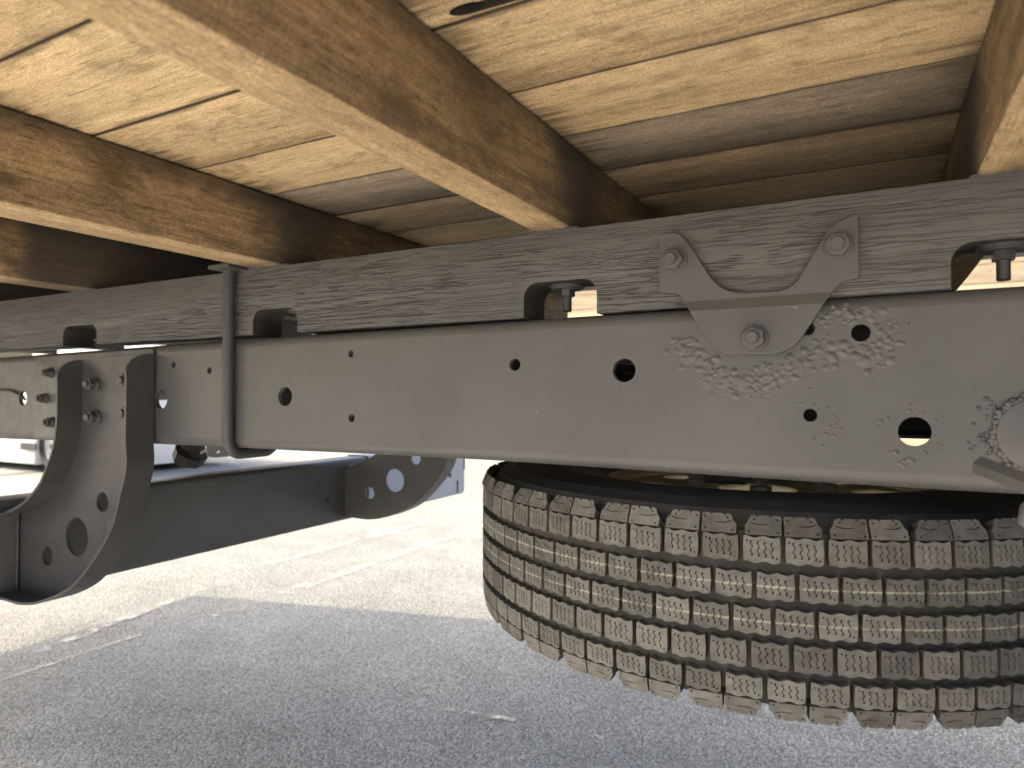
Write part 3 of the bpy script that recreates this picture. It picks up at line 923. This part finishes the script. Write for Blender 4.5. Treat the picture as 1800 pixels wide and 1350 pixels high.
me = lathe([(rb_ + 0.0005, hw * 0.82), (rb_ + 0.0006, -hw * 0.82)], 160)
me.transform(Matrix.Translation((TC.x, TC.y, zm)))
link('tread_base', me, M_groove, spare, 40)
# wheel disc
ZW = -0.1265
me = lathe([(0.201, hw * 0.85), (0.205, hw * 0.80), (0.197, hw * 0.6), (0.188, hw * 0.3), (0.184, -hw * 0.2), (0.190, -hw * 0.5), (0.204, -hw * 0.8), (0.2, -hw * 0.85), (0.186, -hw * 0.5), (0.180, -hw * 0.2), (0.183, hw * 0.3), (0.192, hw * 0.6)], 72, closed=True)
me.transform(Matrix.Translation((TC.x, TC.y, zm)))
disc = plateZ([circle(TC.x, TC.y, 0.186, n=64), circle(TC.x, TC.y, 0.052, n=32)] + [circle(TC.x + 0.145 * math.cos(R(45 * k + 12)), TC.y + 0.145 * math.sin(R(45 * k + 12)), 0.030, n=18) for k in range(8)], ZW - 0.006, 0.006, 0.0012)
rim = link('rim', join(me, disc), M_cream, spare, 30)
me = nut_me(0.022, 0.007, length=0.020, mat=M_zinc)
for i in range(6):
    a = R(60 * i - 79)
    place('wheel_nut', me, rim, Matrix.Translation((TC.x + 0.092 * math.cos(a), TC.y + 0.092 * math.sin(a), ZW)))
# carrier arms over the wheel
link('carrier_arm', box_me(TC.x - 0.02, TC.x + 0.02, D + 0.14, 1.32, -0.094, -0.084), M_inner, truck)

NB = 70
zz = lambda n, x, h, amp, w: None
def wavy(w, h, amp, n=2, topw=True, botw=True):
    """block outline w x h with wavy long edges"""
    pts = []
    m = 12
    for i in range(m + 1):
        x = -w / 2 + w * i / m
        pts.append((x, -h / 2 + (amp * math.sin(2 * math.pi * n * i / m + 0.6) if botw else 0)))
    pts.append((w / 2 + 0.0006, 0.0))
    for i in range(m + 1):
        x = w / 2 - w * i / m
        pts.append((x, h / 2 + (amp * math.sin(2 * math.pi * n * i / m + 2.2) if topw else 0)))
    pts.append((-w / 2 - 0.0006, 0.0))
    return pts
def sipe(x, y0, y1, amp, wd=0.00042):
    L, Rr = [], []
    m = 16
    for i in range(m + 1):
        t = i / m; y = y0 + (y1 - y0) * t
        xx = x + amp * math.sin(t * math.pi * 4)
        k = wd * (1.9 if i in (0, 1, m - 1, m) else 1.0)
        L.append((xx - k, y)); Rr.append((xx + k, y))
    return L + Rr[::-1]
def block_mesh(w, h, amp, sipes=True, skew=0.0, mat=M_dusty):
    loops = [wavy(w, h, amp)]
    if sipes:
        for s in (-0.285, -0.095, 0.095, 0.285):
            loops.append(sipe(w * s, -h * 0.29 + skew * s * h * 0.4, h * 0.31 + skew * s * h * 0.4, w * 0.030))
    for x, y in ((-w * 0.41, h * 0.33), (w * 0.41, -h * 0.33)): loops.append(circle(x, y, 0.0008, n=8))
    me = fill(loops, GD, 0.0)
    # bend the top to the tyre's roundness, put its top at z = 0
    for v in me.vertices:
        v.co.z -= GD / 2
        v.co.z -= v.co.x ** 2 / (2 * TR)
    me.materials.append(mat); smooth(me, 30)
    return me
def shoulder_mesh(w, h, mirror, down):
    s = 1 if not mirror else -1
    pts = [(-w / 2, -h / 2), (w / 2, -h / 2), (w / 2 + 0.0004, -h * 0.05), (w * 0.42, h * 0.16), (w * 0.36, h * 0.42), (w * 0.30, h / 2), (w * 0.20, h / 2), (w * 0.18, h * 0.40), (w * 0.14, h * 0.40), (w * 0.12, h / 2), (-w * 0.18, h / 2), (-w * 0.2, h * 0.40), (-w * 0.24, h * 0.40), (-w * 0.26, h / 2), (-w * 0.46, h / 2), (-w / 2, h * 0.4)]
    sl = [(w * 0.36, h * 0.10), (w * 0.18, -0.02 * h), (-w * 0.12, 0.0), (-w * 0.12, 0.04 * h), (w * 0.17, 0.03 * h), (w * 0.34, h * 0.15)]
    loops = [pts, sl] + [circle(x * w, y * h, 0.0009, n=8) for x, y in ((-0.4, 0.3), (-0.4, -0.36), (0.4, -0.36), (0.24, 0.28))]
    loops = [[(s * x, y * (-1 if down else 1)) for x, y in lp] for lp in loops]
    me = fill(loops, GD, 0.0)
    for v in me.vertices:
        v.co.z -= GD / 2
        v.co.z -= v.co.x ** 2 / (2 * TR)
    me.materials.append(M_dusty); smooth(me, 30)
    return me
pitch = 2 * math.pi * TR / NB
bw = pitch * 0.855
vz = lambda v: v        # rows given directly as heights below the camera
ROWS = [  # (top z, bottom z, kind, angular offset, tilt)
    (-0.1010, -0.1172, 'up', 0.10, 24), (-0.1190, -0.1400, 'sipe', 0.10, 3), (-0.1490, -0.1705, 'sipe', 0.42, 0), (-0.1785, -0.2000, 'sipe', 0.86, 0),
    (-0.2070, -0.2285, 'sipe', 0.28, 0), (-0.2365, -0.2540, 'sipe', 0.66, -3), (-0.2555, -0.2705, 'low', 0.66, -12)]
meshes = {}
toward = math.atan2(-TC.y, -TC.x)
VIS = 41
rest = []
for ri, (z1, z0, kind, off, tilt) in enumerate(ROWS):
    h = z1 - z0
    key = (kind, round(h, 4))
    if kind == 'sipe':
        ms = [block_mesh(bw, h, 0.0009, True, sk, M_striped if ri in (2, 3) else M_dusty) for sk in (-0.25,)]
    else:
        ms = [shoulder_mesh(bw, h, False, kind == 'low'), shoulder_mesh(bw, h, True, kind == 'low')]
    for i in range(NB):
        k = i - NB // 2
        jit = (i * 0.73 + ri * 0.37) % 1.0
        a = toward + 2 * math.pi * (k + off) / NB + (0.0035 if kind != 'sipe' and i % 2 else -0.0035 if kind != 'sipe' else 0)
        rr = TR - (0.0022 if kind != 'sipe' else (0.0004 if tilt else 0))
        mw = Matrix.Translation((TC.x + rr * math.cos(a), TC.y + rr * math.sin(a), (z0 + z1) / 2)) @ Matrix.Rotation(a, 4, 'Z') @ Matrix(((0, 0, 1, 0), (1, 0, 0, 0), (0, 1, 0, 0), (0, 0, 0, 1))) @ Matrix.Rotation(R(-tilt), 4, 'X')
        m_ = ms[i % len(ms)]
        if -VIS // 2 - 2 <= k <= VIS // 2 - 2:
            place('tread_block', m_, spare, mw)
        else:
            rest.append((m_, mw))
bm = bmesh.new()
for m_, mw in rest:
    t = bmesh.new(); lp = None
    # far side blocks: plain wedges of the same outline
    bb = [v.co for v in m_.vertices]
    x0, x1 = min(v.x for v in bb), max(v.x for v in bb); y0, y1 = min(v.y for v in bb), max(v.y for v in bb)
    vs = [bm.verts.new(mw @ Vector(c)) for c in ((x0, y0, -GD), (x1, y0, -GD), (x1, y1, -GD), (x0, y1, -GD), (x0, y0, 0), (x1, y0, 0), (x1, y1, 0), (x0, y1, 0))]
    for f in ((4, 5, 6, 7), (0, 1, 5, 4), (1, 2, 6, 5), (2, 3, 7, 6), (3, 0, 4, 7)): bm.faces.new([vs[j] for j in f])
    t.free()
me = bpy.data.meshes.new('tread_block'); bm.to_mesh(me); bm.free()
tag(link('tread_block', me, M_groove, spare, 0), kind='stuff')
# ------------------------------------------------------------------ white car parked beyond
car = empty('parked_car', (-9.1, 4.8, GZ))
tag(car, 'white parked car standing in the sun beyond the rear of the truck', 'car')
yc0, yc1, xw0, xw1 = -11.25, -6.95, 4.0, 5.65
prof = [(yc0, .11), (yc0 - .02, .62), (yc0 + .1, .80), (yc0 + .95, .92), (yc0 + 1.65, 1.40), (yc0 + 3.1, 1.45), (yc0 + 3.75, 1.0), (yc1 - .02, .90), (yc1, .5), (yc1 - .05, .11)]
def arch(yc):
    return [(yc + 0.34 * math.cos(R(180 - 18 * i)), .11 + 0.52 * math.sin(R(18 * i))) for i in range(11)]
lo = [(y, GZ + z) for y, z in prof] + [(y, GZ + z) for y, z in (arch(yc1 - .8)[::-1] + arch(yc0 + .8)[::-1])]
link('body', plateY([lo], xw0, xw1 - xw0, 0.03), M_white, car, 40)
win = [(yc0 + 1.15, .96), (yc0 + 1.72, 1.34), (yc0 + 3.02, 1.38), (yc0 + 3.5, .99)]
link('side_window', plateY([[(y, GZ + z) for y, z in win]], xw0 - 0.008, 0.012), M_glass, car)
for u0, u1, v0, v1 in ((38, 65, 780, 790), (90, 98, 781, 789)):
    a_, b_ = onY(u0, v1, xw0 - 0.02), onY(u1, v0, xw0 - 0.02)
    link('side_vent', plateY([rrect(a_.x, b_.x, a_.z, b_.z, 0.008)], xw0 - 0.035, 0.012), M_black, car)
for yc in (yc0 + .8, yc1 - .8):
    for xx in (xw1 - 0.12, xw0 + 0.12):
        me = lathe(tyre_profile(0.19, 0.30, 0.19), 40, closed=True)
        me.transform(Matrix.Translation((yc, xx, GZ + 0.30)) @ Matrix.Rotation(R(90), 4, 'X'))
        w_ = link('wheel', me, M_rubber, car, 40)
        me = lathe([(0.0, 0.06), (0.06, 0.07), (0.15, 0.06), (0.195, 0.075), (0.195, -0.075), (0.0, -0.06)], 32)
        me.transform(Matrix.Translation((yc, xx, GZ + 0.30)) @ Matrix.Rotation(R(90), 4, 'X'))
        link('rim', me, M_zinc, w_, 40)

# ------------------------------------------------------------------ timber shed on the far side of the yard, made up so lit wood shows in the notches
backdrop = empty('timber_backdrop', (-1.5, 10.0, GZ))
tag(backdrop, 'pale timber shed added as bright wood behind the truck sill cut outs', 'backdrop')
M_backdrop = mat_wood('backdrop_wood', (0.66, 0.54, 0.36), (0.54, 0.43, 0.28), (0.36, 0.28, 0.18), 'X', None, 0.2)
SX0, SX1, SY0, SY1 = -5.2, 3.2, 8.6, 11.4
for k in range(14):
    z0 = GZ + 0.02 + 0.2 * k
    link('backdrop_plank', box_me(SX0, SX1, SY0 + 0.004 * (k % 2), SY0 + 0.03, z0, z0 + 0.194, 0.004), M_backdrop, backdrop, 30)
for x0, x1, y0, y1 in ((SX0, SX0 + 0.06, SY0 + 0.04, SY1), (SX1 - 0.06, SX1, SY0 + 0.04, SY1), (SX0 + 0.07, SX1 - 0.07, SY1 - 0.06, SY1)):
    link('backdrop_wall', box_me(x0, x1, y0, y1, GZ, GZ + 2.82, 0.004), M_backdrop, backdrop, 30)
me = plateX([[(SY0 - 0.3, GZ + 2.84), (SY1 + 0.2, GZ + 2.84), (SY1 + 0.2, GZ + 2.90), ((SY0 + SY1) / 2, GZ + 3.5), (SY0 - 0.3, GZ + 2.90)]], SX0 - 0.2, SX1 - SX0 + 0.4, 0.005)
link('backdrop_roof', me, M_panel, backdrop, 30)
